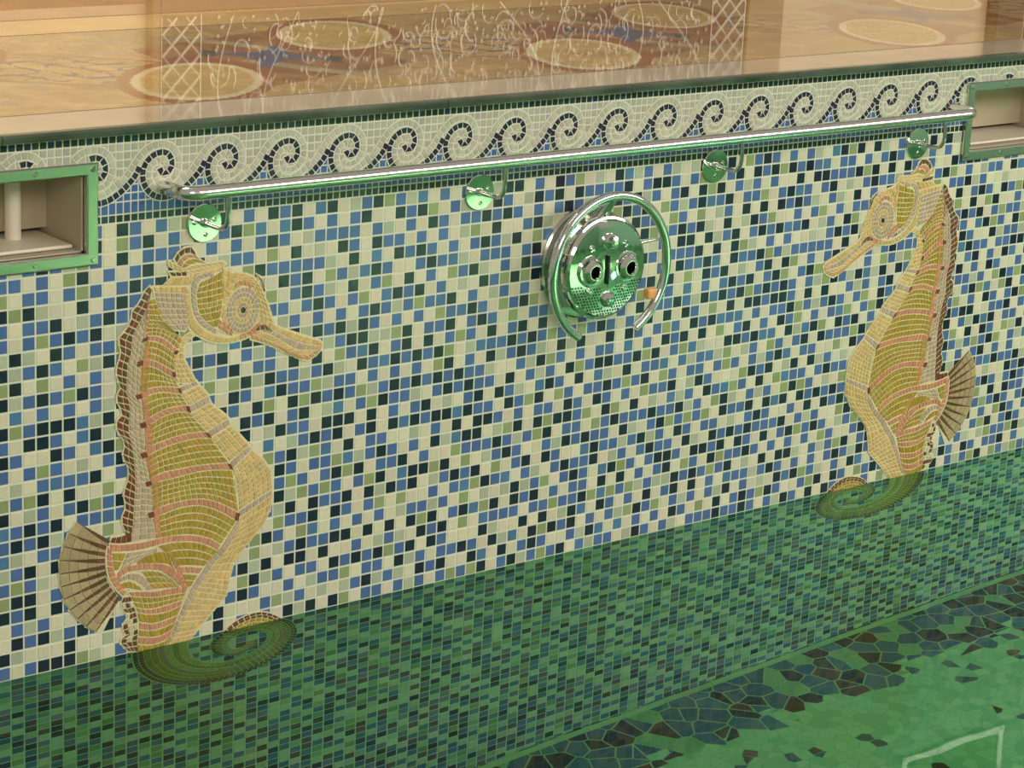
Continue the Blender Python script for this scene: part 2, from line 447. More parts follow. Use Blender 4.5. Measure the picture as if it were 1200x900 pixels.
# ---------------------------------------------------------------- seahorse mosaics
HORSE = json.loads('''[["body",[[[4.54,5.54],[5.0,5.48]],[[4.54,6.2],[5.28,6.29]],[[4.48,6.91],[5.69,7.18]],[[4.42,7.51],[5.36,7.62],[6.44,8.12],[7.19,8.64]],[[4.42,8.05],[5.23,8.15],[6.04,8.62],[6.79,9.32]]],[2,2,2,2],"Y",0.36],["body",[[[4.42,8.05],[5.23,8.15],[6.04,8.62],[6.79,9.32]],[[4.29,8.39],[5.1,8.55],[5.91,9.02],[6.59,9.66]]],[1],"S",0.36],["body",[[[4.29,8.39],[5.1,8.55],[5.91,9.02],[6.59,9.66]],[[3.97,9.64],[4.77,9.78],[5.45,10.12],[6.13,10.57],[6.54,10.81]]],[3],"Y",0.36],["body",[[[3.97,9.64],[4.77,9.78],[5.45,10.12],[6.13,10.57],[6.54,10.81]],[[3.97,10.1],[4.64,10.22],[5.39,10.59],[6.0,11.04],[6.55,11.3]]],[1],"S",0.36],["body",[[[3.97,10.1],[4.64,10.22],[5.39,10.59],[6.0,11.04],[6.55,11.3]],[[3.82,12.02],[4.32,11.84],[4.86,11.77],[5.67,11.79],[6.35,11.92],[6.96,12.04]]],[3],"Y",0.36],["body",[[[3.82,12.02],[4.32,11.84],[4.86,11.77],[5.67,11.79],[6.35,11.92],[6.96,12.04]],[[3.99,12.41],[4.86,12.23],[5.67,12.22],[6.35,12.38],[7.11,12.55]]],[1],"S",0.36],["body",[[[3.99,12.41],[4.86,12.23],[5.67,12.22],[6.35,12.38],[7.11,12.55]],[[4.14,14.08],[4.61,13.9],[5.42,13.59],[6.23,13.41],[7.05,13.4],[7.67,13.43]]],[3],"Y",0.4],["body",[[[4.14,14.08],[4.61,13.9],[5.42,13.59],[6.23,13.41],[7.05,13.4],[7.67,13.43]],[[4.34,14.54],[5.02,14.27],[5.83,13.96],[6.64,13.84],[7.33,13.88],[7.81,14.01]]],[1],"S",0.4],["body",[[[4.34,14.54],[5.02,14.27],[5.83,13.96],[6.64,13.84],[7.33,13.88],[7.81,14.01]],[[4.22,16.24],[5.03,15.88],[5.91,15.7],[6.94,15.55],[8.11,15.49],[9.22,15.59]]],[4],"Y",0.42],["body",[[[4.22,16.24],[5.03,15.88],[5.91,15.7],[6.94,15.55],[8.11,15.49],[9.22,15.59]],[[4.43,16.71],[5.04,16.43],[6.12,16.17],[7.22,16.03],[8.46,15.98],[9.58,16.15]]],[1],"S",0.42],["body",[[[4.43,16.71],[5.04,16.43],[6.12,16.17],[7.22,16.03],[8.46,15.98],[9.58,16.15]],[[4.65,18.42],[5.05,18.18],[5.87,18.0],[6.97,17.99],[8.35,17.97],[9.9,18.06],[11.1,18.19]]],[4],"Y",0.42],["body",[[[4.65,18.42],[5.05,18.18],[5.87,18.0],[6.97,17.99],[8.35,17.97],[9.9,18.06],[11.1,18.19]],[[4.79,18.82],[5.6,18.64],[6.77,18.59],[8.5,18.46],[9.9,18.54],[11.4,18.78]]],[1],"S",0.42],["body",[[[4.79,18.82],[5.6,18.64],[6.77,18.59],[8.5,18.46],[9.9,18.54],[11.4,18.78]],[[4.87,20.71],[5.42,20.55],[6.24,20.44],[7.14,20.38],[8.18,20.4],[9.23,20.58],[10.3,21.02],[11.38,21.66],[11.96,22.02]]],[5],"Y",0.45],["body",[[[4.87,20.71],[5.42,20.55],[6.24,20.44],[7.14,20.38],[8.18,20.4],[9.23,20.58],[10.3,21.02],[11.38,21.66],[11.96,22.02]],[[5.01,21.17],[5.77,21.12],[6.8,20.92],[7.84,20.88],[8.89,21.03],[9.95,21.47],[11.03,22.11],[11.83,22.7]]],[1],"S",0.42],["body",[[[5.01,21.17],[5.77,21.12],[6.8,20.92],[7.84,20.88],[8.89,21.03],[9.95,21.47],[11.03,22.11],[11.83,22.7]],[[5.2,22.84],[5.85,22.84],[7.1,22.88],[8.36,23.11],[9.6,23.59],[10.57,24.22]]],[4],"Y",0.45],["body",[[[1.57,22.53],[2.38,22.7],[3.46,22.84],[4.41,22.86],[5.4,22.82],[6.38,22.81],[7.38,22.93],[8.36,23.11],[9.6,23.59],[10.57,24.22]],[[1.58,23.12],[3.46,23.41],[4.76,23.4],[6.13,23.3],[7.11,23.39],[8.37,23.65],[9.43,24.1],[10.3,24.68]]],[1],"S",0.42],["body",[[[4.34,5.46],[4.34,6.36],[4.29,7.55],[4.26,8.15],[4.23,8.92],[4.1,9.45],[3.97,10.04],[3.92,11.48],[3.93,12.46],[4.11,13.34],[4.14,14.32],[4.25,15.32],[4.26,16.68],[4.61,18.04],[4.89,19.02],[4.97,20.22],[4.91,21.28],[5.16,22.27],[5.16,22.77]],[[4.53,5.19],[4.61,6.39],[4.49,7.57],[4.43,8.17],[4.7,8.93],[4.7,9.53],[4.58,10.36],[4.5,11.57],[4.53,12.54],[4.65,13.54],[4.8,14.42],[4.86,15.35],[4.94,16.48],[5.19,17.89],[5.5,18.87],[5.58,19.89],[5.52,20.95],[5.64,22.04],[5.65,22.8]]],[1],"S",0.42],["back_ridge",[[[4.55,4.59],[4.13,4.96],[3.74,5.75],[3.28,5.99],[3.18,6.69],[2.73,7.47],[2.24,7.8],[2.31,8.73],[2.38,9.1],[2.05,10.0],[2.1,10.81],[2.39,11.39],[2.0,12.18],[2.33,12.77],[2.47,13.44],[2.07,13.77],[2.12,14.5],[2.61,15.19],[2.73,15.58],[2.55,16.41],[3.02,17.28],[2.96,18.2],[2.63,19.07],[2.82,20.03],[2.48,20.91],[2.71,21.7],[2.83,22.28]],[[4.73,4.79],[4.41,5.95],[3.95,6.79],[3.43,7.56],[3.23,8.19],[3.2,9.13],[2.97,9.54],[2.89,9.89],[2.85,10.91],[2.79,11.81],[3.06,12.64],[3.05,13.79],[3.01,14.76],[3.24,15.47],[3.45,16.86],[3.53,17.8],[3.54,19.04],[3.43,20.58],[3.38,21.63],[3.17,22.6]]],[2],"DR",0.5],["body",[[[4.73,4.79],[4.41,5.95],[3.95,6.79],[3.43,7.56],[3.23,8.19],[3.2,9.13],[2.97,9.54],[2.89,9.89],[2.85,10.91],[2.79,11.81],[3.06,12.64],[3.05,13.79],[3.01,14.76],[3.24,15.47],[3.45,16.86],[3.53,17.8],[3.54,19.04],[3.43,20.58],[3.38,21.63],[3.17,22.6]],[[4.34,5.46],[4.34,6.36],[4.29,7.55],[4.26,8.15],[4.23,8.92],[4.1,9.45],[3.97,10.04],[3.92,11.48],[3.93,12.46],[4.11,13.34],[4.14,14.32],[4.25,15.32],[4.26,16.68],[4.61,18.04],[4.89,19.02],[4.97,20.22],[4.91,21.28],[5.16,22.27],[5.16,22.77]]],[3],"L",0.42],["back_ridge",[[[1.71,22.08],[2.58,22.11],[3.25,21.92]],[[1.57,22.49],[2.51,22.7],[3.26,22.74]]],[1],"R",0.4],["band_ends",[[[4.03,8.15],[4.56,8.03]],[[3.9,8.49],[4.43,8.41]]],[1],"R",0.7],["band_ends",[[[6.59,9.29],[6.93,9.37]],[[6.39,9.6],[6.73,9.74]]],[1],"R",0.7],["band_ends",[[[3.57,9.74],[4.1,9.63]],[[3.58,10.19],[4.11,10.12]]],[1],"R",0.7],["band_ends",[[[6.34,10.78],[6.68,10.86]],[[6.34,11.24],[6.68,11.38]]],[1],"R",0.7],["band_ends",[[[3.42,12.11],[3.96,12.01]],[[3.59,12.5],[4.13,12.43]]],[1],"R",0.7],["band_ends",[[[6.76,12.01],[7.1,12.09]],[[6.9,12.49],[7.24,12.63]]],[1],"R",0.7],["band_ends",[[[3.74,14.17],[4.27,14.07]],[[3.94,14.63],[4.48,14.56]]],[1],"R",0.7],["band_ends",[[[7.46,13.4],[7.81,13.48]],[[7.61,13.95],[7.95,14.09]]],[1],"R",0.7],["band_ends",[[[3.82,16.33],[4.36,16.23]],[[4.03,16.8],[4.57,16.73]]],[1],"R",0.7],["band_ends",[[[9.01,15.56],[9.36,15.65]],[[9.37,16.09],[9.72,16.24]]],[1],"R",0.7],["band_ends",[[[4.24,18.51],[4.78,18.41]],[[4.38,18.9],[4.92,18.84]]],[1],"R",0.7],["band_ends",[[[10.89,18.16],[11.24,18.25]],[[11.18,18.71],[11.54,18.87]]],[1],"R",0.7],["band_ends",[[[4.46,20.79],[5.01,20.7]],[[4.6,21.26],[5.15,21.2]]],[1],"R",0.7],["band_ends",[[[11.75,21.98],[12.11,22.08]],[[11.62,22.63],[11.98,22.79]]],[1],"R",0.7],["belly_plates",[[[7.8,8.23],[7.06,8.69],[6.72,9.25],[6.53,9.96]],[[8.22,8.53],[7.6,8.76],[7.32,9.33],[7.33,10.06]]],[2],"B",0.4],["belly_plates",[[[6.53,9.96],[7.33,10.06]],[[6.54,11.24],[6.82,11.71],[8.33,11.86]]],[5],"B",0.4],["belly_plates",[[[6.96,12.04],[8.33,11.8]],[[7.1,12.42],[8.54,12.07]]],[1],"L",0.5],["belly_plates",[[[7.18,12.56],[8.61,12.15]],[[7.74,13.5],[9.32,12.93]]],[3],"B",0.4],["belly_plates",[[[7.67,13.56],[9.32,12.99]],[[7.88,14.02],[9.54,13.52]]],[1],"L",0.6],["belly_plates",[[[7.88,14.08],[9.54,13.58]],[[9.29,15.54],[11.04,14.87]]],[5],"B",0.42],["belly_plates",[[[9.29,15.61],[11.04,14.93]],[[9.58,16.09],[11.19,15.39]]],[1],"L",0.6],["belly_plates",[[[9.65,16.16],[11.26,15.47]],[[11.17,18.11],[12.79,17.16]]],[6],"B",0.42],["belly_plates",[[[11.17,18.17],[12.79,17.22]],[[11.4,18.72],[13.02,17.51]]],[1],"L",0.6],["belly_plates",[[[11.4,18.78],[13.09,17.59]],[[11.77,19.61],[13.97,18.37]],[[11.93,20.66],[14.65,19.32]],[[12.03,21.9],[14.83,20.77]]],[3,3,4],"B",0.42],["belly_plates",[[[12.03,21.97],[14.83,20.83]],[[12.04,22.48],[14.84,21.22]]],[1],"L",0.6],["belly_plates",[[[11.97,22.6],[11.27,23.51],[10.58,24.41],[9.59,25.24],[8.9,26.13],[8.13,27.02],[7.65,27.96],[7.17,28.9],[6.9,29.52],[6.56,30.36],[5.87,31.06]],[[12.19,22.77],[11.57,23.95],[10.87,24.86],[10.03,25.6],[9.33,26.51],[8.56,27.39],[8.01,28.32],[7.53,29.13],[7.19,29.78],[6.77,30.6],[6.22,31.2]]],[1],"L",0.42],["belly_plates",[[[12.04,22.55],[14.84,21.22]],[[11.85,23.42],[14.69,22.43]],[[11.36,24.11],[14.02,23.49]],[[10.73,24.96],[12.88,24.58]],[[10.03,25.67],[11.68,25.79]],[[9.33,26.51],[11.31,27.09]],[[8.56,27.39],[11.08,28.22]],[[7.53,29.13],[9.7,29.45]],[[6.77,30.6],[8.47,30.63]],[[6.36,31.16],[8.05,31.17]]],[2,2,2,2,2,3,4,4,1],"B",0.45],["body",[[[5.38,23.38],[6.13,23.33],[7.11,23.39],[8.37,23.65],[9.43,24.1],[10.3,24.68]],[[7.06,25.17],[8.04,25.35],[9.17,25.64]]],[3],"Y",0.42],["body",[[[7.06,25.23],[8.04,25.42],[9.1,25.69]],[[7.35,25.8],[8.05,25.94],[8.76,26.14]]],[1],"S",0.42],["body",[[[7.35,25.86],[8.05,26.0],[8.69,26.19]],[[7.78,26.92],[7.99,26.96],[8.13,26.98]]],[2],"Y",0.42],["body",[[[5.58,23.55],[6.43,24.66],[7.0,25.8],[7.64,27.02]],[[6.2,23.41],[6.77,24.34],[7.34,25.54],[7.92,27.01]]],[1],"S",0.35],["body",[[[2.92,23.43],[4.28,23.5],[5.38,23.51]],[[2.32,24.76],[3.4,24.34],[5.38,23.83]]],[3],"L",0.45],["body",[[[3.61,24.32],[4.42,23.9],[5.31,23.82],[5.93,23.93],[6.28,24.38]],[[3.67,24.46],[4.56,24.56],[5.67,24.77],[6.29,24.96],[6.78,25.5]]],[1],"Y",0.42],["body",[[[1.78,23.22],[2.85,23.42]],[[1.78,23.78],[2.59,24.0]],[[1.92,24.56],[2.19,24.61]]],[1,1],"Y",0.42],["body",[[[1.37,22.7],[1.31,23.63],[1.38,24.46],[1.65,25.33],[2.13,26.05],[2.6,26.59]],[[1.78,23.09],[1.78,23.78],[1.92,24.56],[2.19,25.18],[2.6,25.89],[2.94,26.34]]],[1],"S",0.42],["body",[[[2.12,24.79],[2.73,24.46],[3.74,24.41],[4.84,24.55],[5.94,24.83],[6.64,25.28],[7.28,26.04],[7.71,26.97]],[[2.19,25.31],[2.86,24.93],[3.75,24.91],[4.84,25.06],[5.67,25.35],[6.37,25.93],[6.93,26.49],[7.5,27.05]]],[1],"S",0.42],["body",[[[4.09,25.04],[4.84,25.12],[5.81,25.5],[6.86,26.48]],[[4.99,26.56],[5.82,26.66],[6.73,26.77],[7.36,26.96]]],[3],"Y",0.42],["body",[[[2.19,25.24],[2.93,25.01],[3.88,25.13],[4.57,25.84],[4.99,26.56]],[[2.26,25.57],[2.93,25.45],[3.62,25.71],[4.16,26.14],[4.51,26.59]]],[1],"L",0.4],["body",[[[2.26,25.64],[2.93,25.52],[3.62,25.84],[4.1,26.38]],[[2.46,26.06],[3.07,26.11],[3.76,26.38],[4.17,26.52]]],[1],"Y",0.42],["body",[[[3.08,26.37],[4.1,26.51],[5.27,26.74],[6.52,26.73],[7.85,26.93]],[[3.21,26.71],[4.1,26.95],[5.27,27.19],[6.52,27.25],[7.72,27.35]]],[1],"S",0.42],["body",[[[3.21,26.71],[4.1,26.95],[5.27,27.19],[6.52,27.25],[7.72,27.35]],[[3.63,27.63],[4.8,27.99],[6.18,27.95],[7.44,27.82]]],[2],"Y",0.42],["body",[[[3.63,27.63],[4.8,27.99],[6.18,27.95],[7.44,27.82]],[[3.77,28.04],[4.8,28.38],[6.19,28.47],[7.38,28.19]]],[1],"S",0.42],["body",[[[3.77,28.04],[4.8,28.38],[6.19,28.47],[7.38,28.19]],[[3.91,28.77],[5.02,29.13],[6.2,29.05],[7.03,28.9]]],[1],"Y",0.42],["body",[[[3.91,28.77],[5.02,29.13],[6.2,29.05],[7.03,28.9]],[[3.91,29.35],[5.02,29.65],[6.2,29.57],[6.97,29.34]]],[1],"S",0.42],["body",[[[3.91,29.35],[5.02,29.65],[6.2,29.57],[6.97,29.34]],[[3.85,29.85],[5.16,30.19],[6.0,30.11],[6.76,29.82]]],[1],"Y",0.42],["body",[[[3.85,29.85],[5.16,30.19],[6.0,30.11],[6.76,29.82]],[[3.78,30.42],[4.82,30.7],[5.86,30.67],[6.56,30.36]]],[1],"S",0.42],["body",[[[3.78,30.42],[4.82,30.7],[5.86,30.67],[6.56,30.36]],[[3.79,31.06],[5.03,31.2],[6.01,31.22],[6.29,31.15]]],[1],"Y",0.42],["lower_fringe",[[[2.67,26.67],[2.47,27.39],[3.02,28.2],[2.55,28.87],[2.89,29.65],[2.35,29.92],[3.1,30.85]],[[3.21,26.71],[3.56,27.68],[3.77,28.55],[3.85,29.53],[3.78,30.29],[3.86,31.01]]],[3],"DCR",0.45],["dorsal_fin","FAN",[[-0.99,20.48],[-1.68,21.25],[-2.2,22.47],[-2.38,23.63],[-2.15,25.45],[-1.75,26.53],[-1.16,27.32],[-0.46,28.12],[0.12,28.68],[1.03,29.0]],[[1.6,22.29],[1.24,22.87],[1.18,23.54],[1.18,24.21],[1.25,24.87],[1.5,25.49],[1.86,26.06],[2.4,26.68]],10],["head",[[[4.93,5.05],[7.35,5.39]],[[5.07,5.73],[7.43,6.13]],[[5.41,6.67],[7.58,6.93]],[[5.96,7.46],[7.72,7.62]],[[6.57,7.9],[7.39,8.06]]],[2,2,2,1],"L",0.42],["head",[[[4.86,4.66],[7.55,4.91]],[[4.93,5.05],[7.42,5.4]]],[1],"B",0.45],["head",[[[6.26,4.19],[8.02,4.21]],[[5.59,4.68],[7.62,4.88]]],[1],"B",0.5],["crest",[[[6.05,3.75],[7.47,3.91]],[[6.26,4.1],[7.47,4.21]]],[1],"D",0.5],["crest",[[[6.45,2.9],[6.91,2.35],[7.65,2.13],[8.06,2.47]],[[6.65,3.22],[7.05,2.72],[7.59,2.6],[8.2,2.85]]],[1],"D",0.45],["crest",[[[6.65,3.28],[7.05,2.78],[7.59,2.66],[8.27,2.85]],[[6.99,3.55],[7.32,3.11],[7.79,2.92],[8.48,3.17]]],[1],"S",0.45],["crest",[[[6.99,3.55],[7.32,3.17],[7.8,2.98],[8.55,3.18]],[[7.2,3.64],[7.87,3.41],[8.41,3.35],[9.1,3.54]]],[1],"Y",0.45],["crest",[[[6.05,3.03],[6.52,3.26],[7.2,3.64],[8.01,3.48],[9.03,3.53],[10.26,3.43]],[[6.12,3.4],[6.66,3.76],[7.47,3.97],[8.69,3.98],[9.65,3.9],[10.62,3.71]]],[2],"B",0.42],["head",[[[7.74,4.06],[8.7,4.04],[9.65,3.96],[10.48,3.75]],[[7.75,4.9],[8.15,4.22],[8.97,4.19],[9.66,4.27],[10.28,4.03]]],[1],"B",0.42],["head",[[[9.66,4.21],[8.83,4.15],[8.02,4.39],[7.76,5.14],[7.84,5.99],[7.99,6.86],[8.34,7.51],[9.03,8.15],[9.87,8.62]],[[9.66,4.57],[8.98,4.49],[8.43,4.73],[8.24,5.44],[8.32,6.29],[8.47,6.92],[8.89,7.46],[9.45,7.95],[10.01,8.27]]],[1],"L",0.42],["head",[[[7.35,4.97],[7.36,6.18],[7.58,7.05],[7.73,7.92],[8.49,8.57],[9.46,9.09],[10.58,9.36],[11.84,9.33],[12.69,9.16]],[[7.69,5.13],[7.77,5.99],[7.92,6.85],[8.27,7.56],[9.04,8.27],[9.87,8.71],[10.85,8.99],[11.84,8.93],[12.54,8.9]]],[1],"B",0.42],["head",[[[8.5,4.8],[9.32,4.53],[10.28,4.15]],[[8.24,5.5],[9.27,5.43],[10.37,5.32]],[[8.32,6.29],[9.35,6.29],[10.38,6.17]],[[8.54,7.05],[9.43,7.03],[10.33,6.9]],[[9.03,7.59],[9.65,7.61],[10.2,7.49]],[[9.66,8.1],[9.86,8.13],[10.0,8.14]]],[2,2,2,1,1],"Y",0.42],["head",[[[10.27,3.85],[11.25,4.44]],[[10.36,4.95],[10.92,5.32]],[[10.38,6.17],[10.52,6.19]]],[2,2],"B",0.42],["head",[[[10.13,7.61],[10.84,8.0],[11.27,8.61]],[[10.0,8.21],[10.57,8.58],[11.27,8.98]]],[2],"S",0.42],["cheek",[[[10.28,4.09],[10.45,6.18],[10.34,7.76],[10.71,8.79]],[[12.03,4.59],[12.06,6.37],[12.09,7.6],[11.83,8.87]],[[13.31,5.35],[13.55,6.54],[13.58,7.91],[12.75,8.92]]],[4,4],"B",0.45],["eye","EYE",[[12.06,7.16],[13.46,7.28],[12.02,5.42],[10.68,6.94],[12.04,8.77]]],["head",[[[10.77,4.69],[11.39,4.4],[12.16,4.55],[12.8,4.8],[13.31,5.35],[13.68,6.07],[14.05,6.79],[14.36,7.63],[14.67,8.42]],[[10.51,5.64],[10.99,5.02],[11.82,4.93],[12.6,5.33],[13.04,5.93],[13.34,6.71],[13.5,7.4],[13.58,8.03]]],[3],"BBB",0.42],["head",[[[11.27,5.24],[11.75,4.99],[12.32,5.05],[12.82,5.54]],[[11.42,5.56],[11.83,5.36],[12.25,5.41],[12.61,5.76]]],[1],"S",0.4],["brow",[[[13.08,4.65],[13.59,5.13],[13.75,6.07]],[[13.37,5.11],[13.74,5.52],[13.89,6.09]]],[1],"D",0.45],["head",[[[11.83,8.87],[12.68,8.66],[13.44,8.14]],[[12.12,9.21],[12.97,9.01],[13.67,8.54]]],[1],"S",0.4],["snout",[[[13.65,7.67],[14.81,8.62],[16.13,9.23],[17.46,9.77],[18.57,10.17]],[[13.45,8.2],[14.53,8.9],[15.7,9.55],[16.96,10.15],[18.36,10.52]]],[1],"B",0.42],["snout",[[[13.45,8.2],[14.53,8.9],[15.7,9.55],[16.96,10.15],[18.36,10.52]],[[13.39,8.82],[14.33,9.18],[15.42,9.83],[16.68,10.62],[18.37,10.84]]],[1],"L",0.42],["snout",[[[13.39,8.82],[14.33,9.18],[15.42,9.83],[16.68,10.62],[18.23,10.82]],[[12.68,8.91],[13.69,9.35],[14.85,9.94],[16.17,10.74],[17.65,11.13]]],[1],"B",0.42],["snout",[[[12.68,8.91],[13.69,9.35],[14.85,9.94],[16.17,10.74],[17.65,11.13]],[[12.76,9.36],[13.77,9.74],[15.22,10.43],[16.85,11.34],[17.8,11.46]]],[1],"P",0.42],["snout",[[[18.2,10.06],[18.8,10.32],[18.82,10.84],[18.1,11.38],[17.51,11.55]],[[17.84,10.14],[18.36,10.39],[18.3,10.77],[17.79,11.08],[17.21,11.26]]],[1],"P",0.42],["snout",[[[13.1,8.66],[13.73,8.3],[14.54,8.96]],[[13.11,8.84],[13.82,8.81],[14.54,9.09]]],[1],"D",0.45],["tail",[[[3.36,31.22],[3.78,34.6],[5.68,37.9],[8.98,39.99],[12.77,40.06],[16.07,37.98],[17.29,34.77],[16.63,31.79],[14.29,30.14],[11.59,30.55],[9.95,32.52],[10.17,34.89],[11.91,36.19],[13.68,35.33],[13.75,34.03]],[[4.26,31.13],[4.63,34.36],[6.29,37.38],[9.23,39.31],[12.62,39.44],[15.64,37.59],[16.77,34.7],[16.22,32.03],[14.17,30.56],[11.75,30.89],[10.25,32.63],[10.42,34.77],[11.95,35.95],[13.53,35.2],[13.61,34.02]]],[2],"DR",0.5],["tail",[[[4.26,31.13],[4.63,34.36],[6.29,37.38],[9.23,39.31],[12.62,39.44],[15.64,37.59],[16.77,34.7],[16.22,32.03],[14.17,30.56],[11.75,30.89],[10.25,32.63],[10.42,34.77],[11.95,35.95],[13.53,35.2],[13.61,34.02]],[[7.17,30.85],[7.38,33.58],[8.26,35.69],[10.03,37.12],[12.14,37.41],[14.25,36.31],[15.1,34.48],[14.88,32.83],[13.8,31.94],[12.29,31.99],[11.22,33.0],[11.24,34.4],[12.06,35.19],[13.03,34.77],[13.16,33.98]]],[5],"YYSBY",0.5],["tail",[[[7.17,30.85],[7.38,33.58],[8.26,35.69],[10.03,37.12],[12.14,37.41],[14.25,36.31],[15.1,34.48],[14.88,32.83],[13.8,31.94],[12.29,31.99],[11.22,33.0],[11.24,34.4],[12.06,35.19],[13.03,34.77],[13.16,33.98]],[[7.84,30.78],[8.02,33.4],[8.72,35.3],[10.22,36.61],[12.03,36.94],[13.93,36.02],[14.71,34.43],[14.57,33.01],[13.71,32.26],[12.41,32.25],[11.45,33.08],[11.43,34.31],[12.09,35.01],[12.92,34.67],[13.05,33.97]]],[1],"B",0.5]]''')
LAB = {'eye': 'ringed eye disc with a black pupil', 'dorsal_fin': 'tan fan fin with brown ribs', 'back_ridge': 'scalloped brown and red back edge',
       'belly_plates': 'pale gold belly band', 'tail': 'coiled tail under the water', 'crest': 'small knobbed crown', 'lower_fringe': 'curled brown and cream fringe', 'band_ends': 'dark red pieces at the band ends', 'cheek': 'pale cheek around the eye', 'snout': 'long pale snout'}
def seahorse(flip, label):
    tr = (lambda p: (88.85 - p[0], p[1] - .12)) if flip else (lambda p: (p[0], p[1]))
    c = tr((9, 31)); root = empty('mosaic_seahorse', W(c[0], c[1], 0), label=label, cat='mosaic seahorse', group='seahorse mosaics on the pool wall')
    parts = {}
    order = {'cheek': -.019, 'body': .0, 'belly_plates': .002, 'back_ridge': .004, 'head': .006, 'snout': .012, 'band_ends': .014, 'crest': .009, 'tail': .001}
    bed = MB(); cnt = {}
    for it in HORSE:
        nm = it[0]
        if nm == 'band_ends': nm = 'body'; it = ['band_ends'] + it[1:]
        mb = parts.setdefault(nm, MB())
        if it[1] == 'FAN':
            fo = resample(smooth_pl([tr(p) for p in it[2]]), 80); fi = resample(smooth_pl([tr(p) for p in it[3]]), 80); nr = it[4]
            L_ = lambda a, b, t: (a[0] + (b[0] - a[0]) * t, a[1] + (b[1] - a[1]) * t)
            def P_(s, t):
                x = max(0, min(79.999, s * 80)); i = int(x); f = x - i
                return L_(L_(fo[i], fo[i + 1], f), L_(fi[i], fi[i + 1], f), t)
            for r in range(nr + 1):
                s0 = (r) / (nr + .6)
                wd = 1 / (nr + .6)
                for ti in range(5):
                    t0, t1 = ti / 5, (ti + 1) / 5
                    for part in ('D', 'T'):
                        def edge(t):
                            f = max(0.0, (t - .1) / .9) * .64
                            return (0, f) if part == 'D' else (f, 1)
                        e0, e1 = edge(t0), edge(t1)
                        if part == 'D' and e1[1] < .02: continue
                        if part == 'T' and r == nr: continue
                        a = P_(s0 + wd * e0[0], t0); b = P_(s0 + wd * e0[1], t0); c_ = P_(s0 + wd * e1[1], t1); d = P_(s0 + wd * e1[0], t1)
                        col = HC['D'] if part == 'D' else HC['T']
                        if part == 'D' and random.random() < .3: col = lin((126, 82, 54))
                        cell(mb, [a, b, c_, d], .09, .155, vary(col, .12), .012 if part == 'D' else .03)
                        e = [P_(s0 - .006, t0 - (.03 if ti == 0 else 0)), P_(s0 + wd + .004, t0), P_(s0 + wd + .004, t1), P_(s0 - .006, t1)] if part == 'D' or ti == 0 else None
                        if e:
                            ar = sum(e[x][0] * e[(x + 1) % 4][1] - e[(x + 1) % 4][0] * e[x][1] for x in range(4))
                            if ar > 0: e = e[::-1]
                            hh = .088 + random.uniform(-.012, 0)
                            bed.add([W(p[0], p[1], .045) for p in e] + [W(p[0], p[1], hh) for p in e], [(4, 5, 6, 7)] + [(x, (x + 1) % 4, 4 + (x + 1) % 4, 4 + x) for x in range(4)], HGROUT)
        elif it[1] == 'EYE':
            c_, rt, tp, lf, bt = [tr(p) for p in it[2]]
            rx = abs(rt[0] - lf[0]) / 2; ry = abs(bt[1] - tp[1]) / 2
            cx, cy = c_
            pt = lambda a, q: (cx + cos(a) * rx * q, cy + sin(a) * ry * q)
            for q0, q1, n_, k in ((.15, .36, 9, 'L'), (.36, .57, 14, 'B'), (.57, .78, 20, 'L'), (.78, .99, 26, 'L')):
                for j in range(n_):
                    a0, a1 = 2 * pi * j / n_, 2 * pi * (j + 1) / n_
                    cell(mb, [pt(a0, q1), pt(a1, q1), pt(a1, q0), pt(a0, q0)], .13, .185, vary(HC[k], .1), .035)
            nn = 32
            mb.add([W(*pt(2 * pi * j / nn, 1.03), .05) for j in range(nn)] + [W(*pt(2 * pi * j / nn, 1.03), .125) for j in range(nn)],
                   [(j, (j + 1) % nn, nn + (j + 1) % nn, nn + j) for j in range(nn)] + [tuple(range(nn, 2 * nn))], HGROUT)
            pu = MB(); pu.add([W(*pt(2 * pi * j / nn, .13), .12) for j in range(nn)] + [W(*pt(2 * pi * j / nn, .12), .2) for j in range(nn)],
                   [(j, (j + 1) % nn, nn + (j + 1) % nn, nn + j) for j in range(nn)] + [tuple(range(nn, 2 * nn))], HC['K'])
            parts['_pupil'] = pu
        else:
            i = cnt[nm] = cnt.get(nm, 0) + 1
            off = order.get(it[0], 0) * 2 + (i % 7) * .0035
            patch(mb, bed, [[tr(p) for p in cc] for cc in it[1]], it[2], it[3], it[4], HC, .09 + off, .155 + off)
    for nm, m_ in parts.items():
        if nm == '_pupil': continue
        o = m_.build(nm, M_HORSE, root, **({'label': LAB[nm]} if nm in LAB else {}))
        if nm == 'eye': parts['_pupil'].build('pupil', M_HORSE, o)
    bed.build('joint_bed', M_HORSE, root, label='cream joint lines around the pieces')
seahorse(False, 'gold and pink mosaic seahorse on the left of the wall, snout pointing right')
seahorse(True, 'gold and pink mosaic seahorse on the right of the wall, snout pointing left')

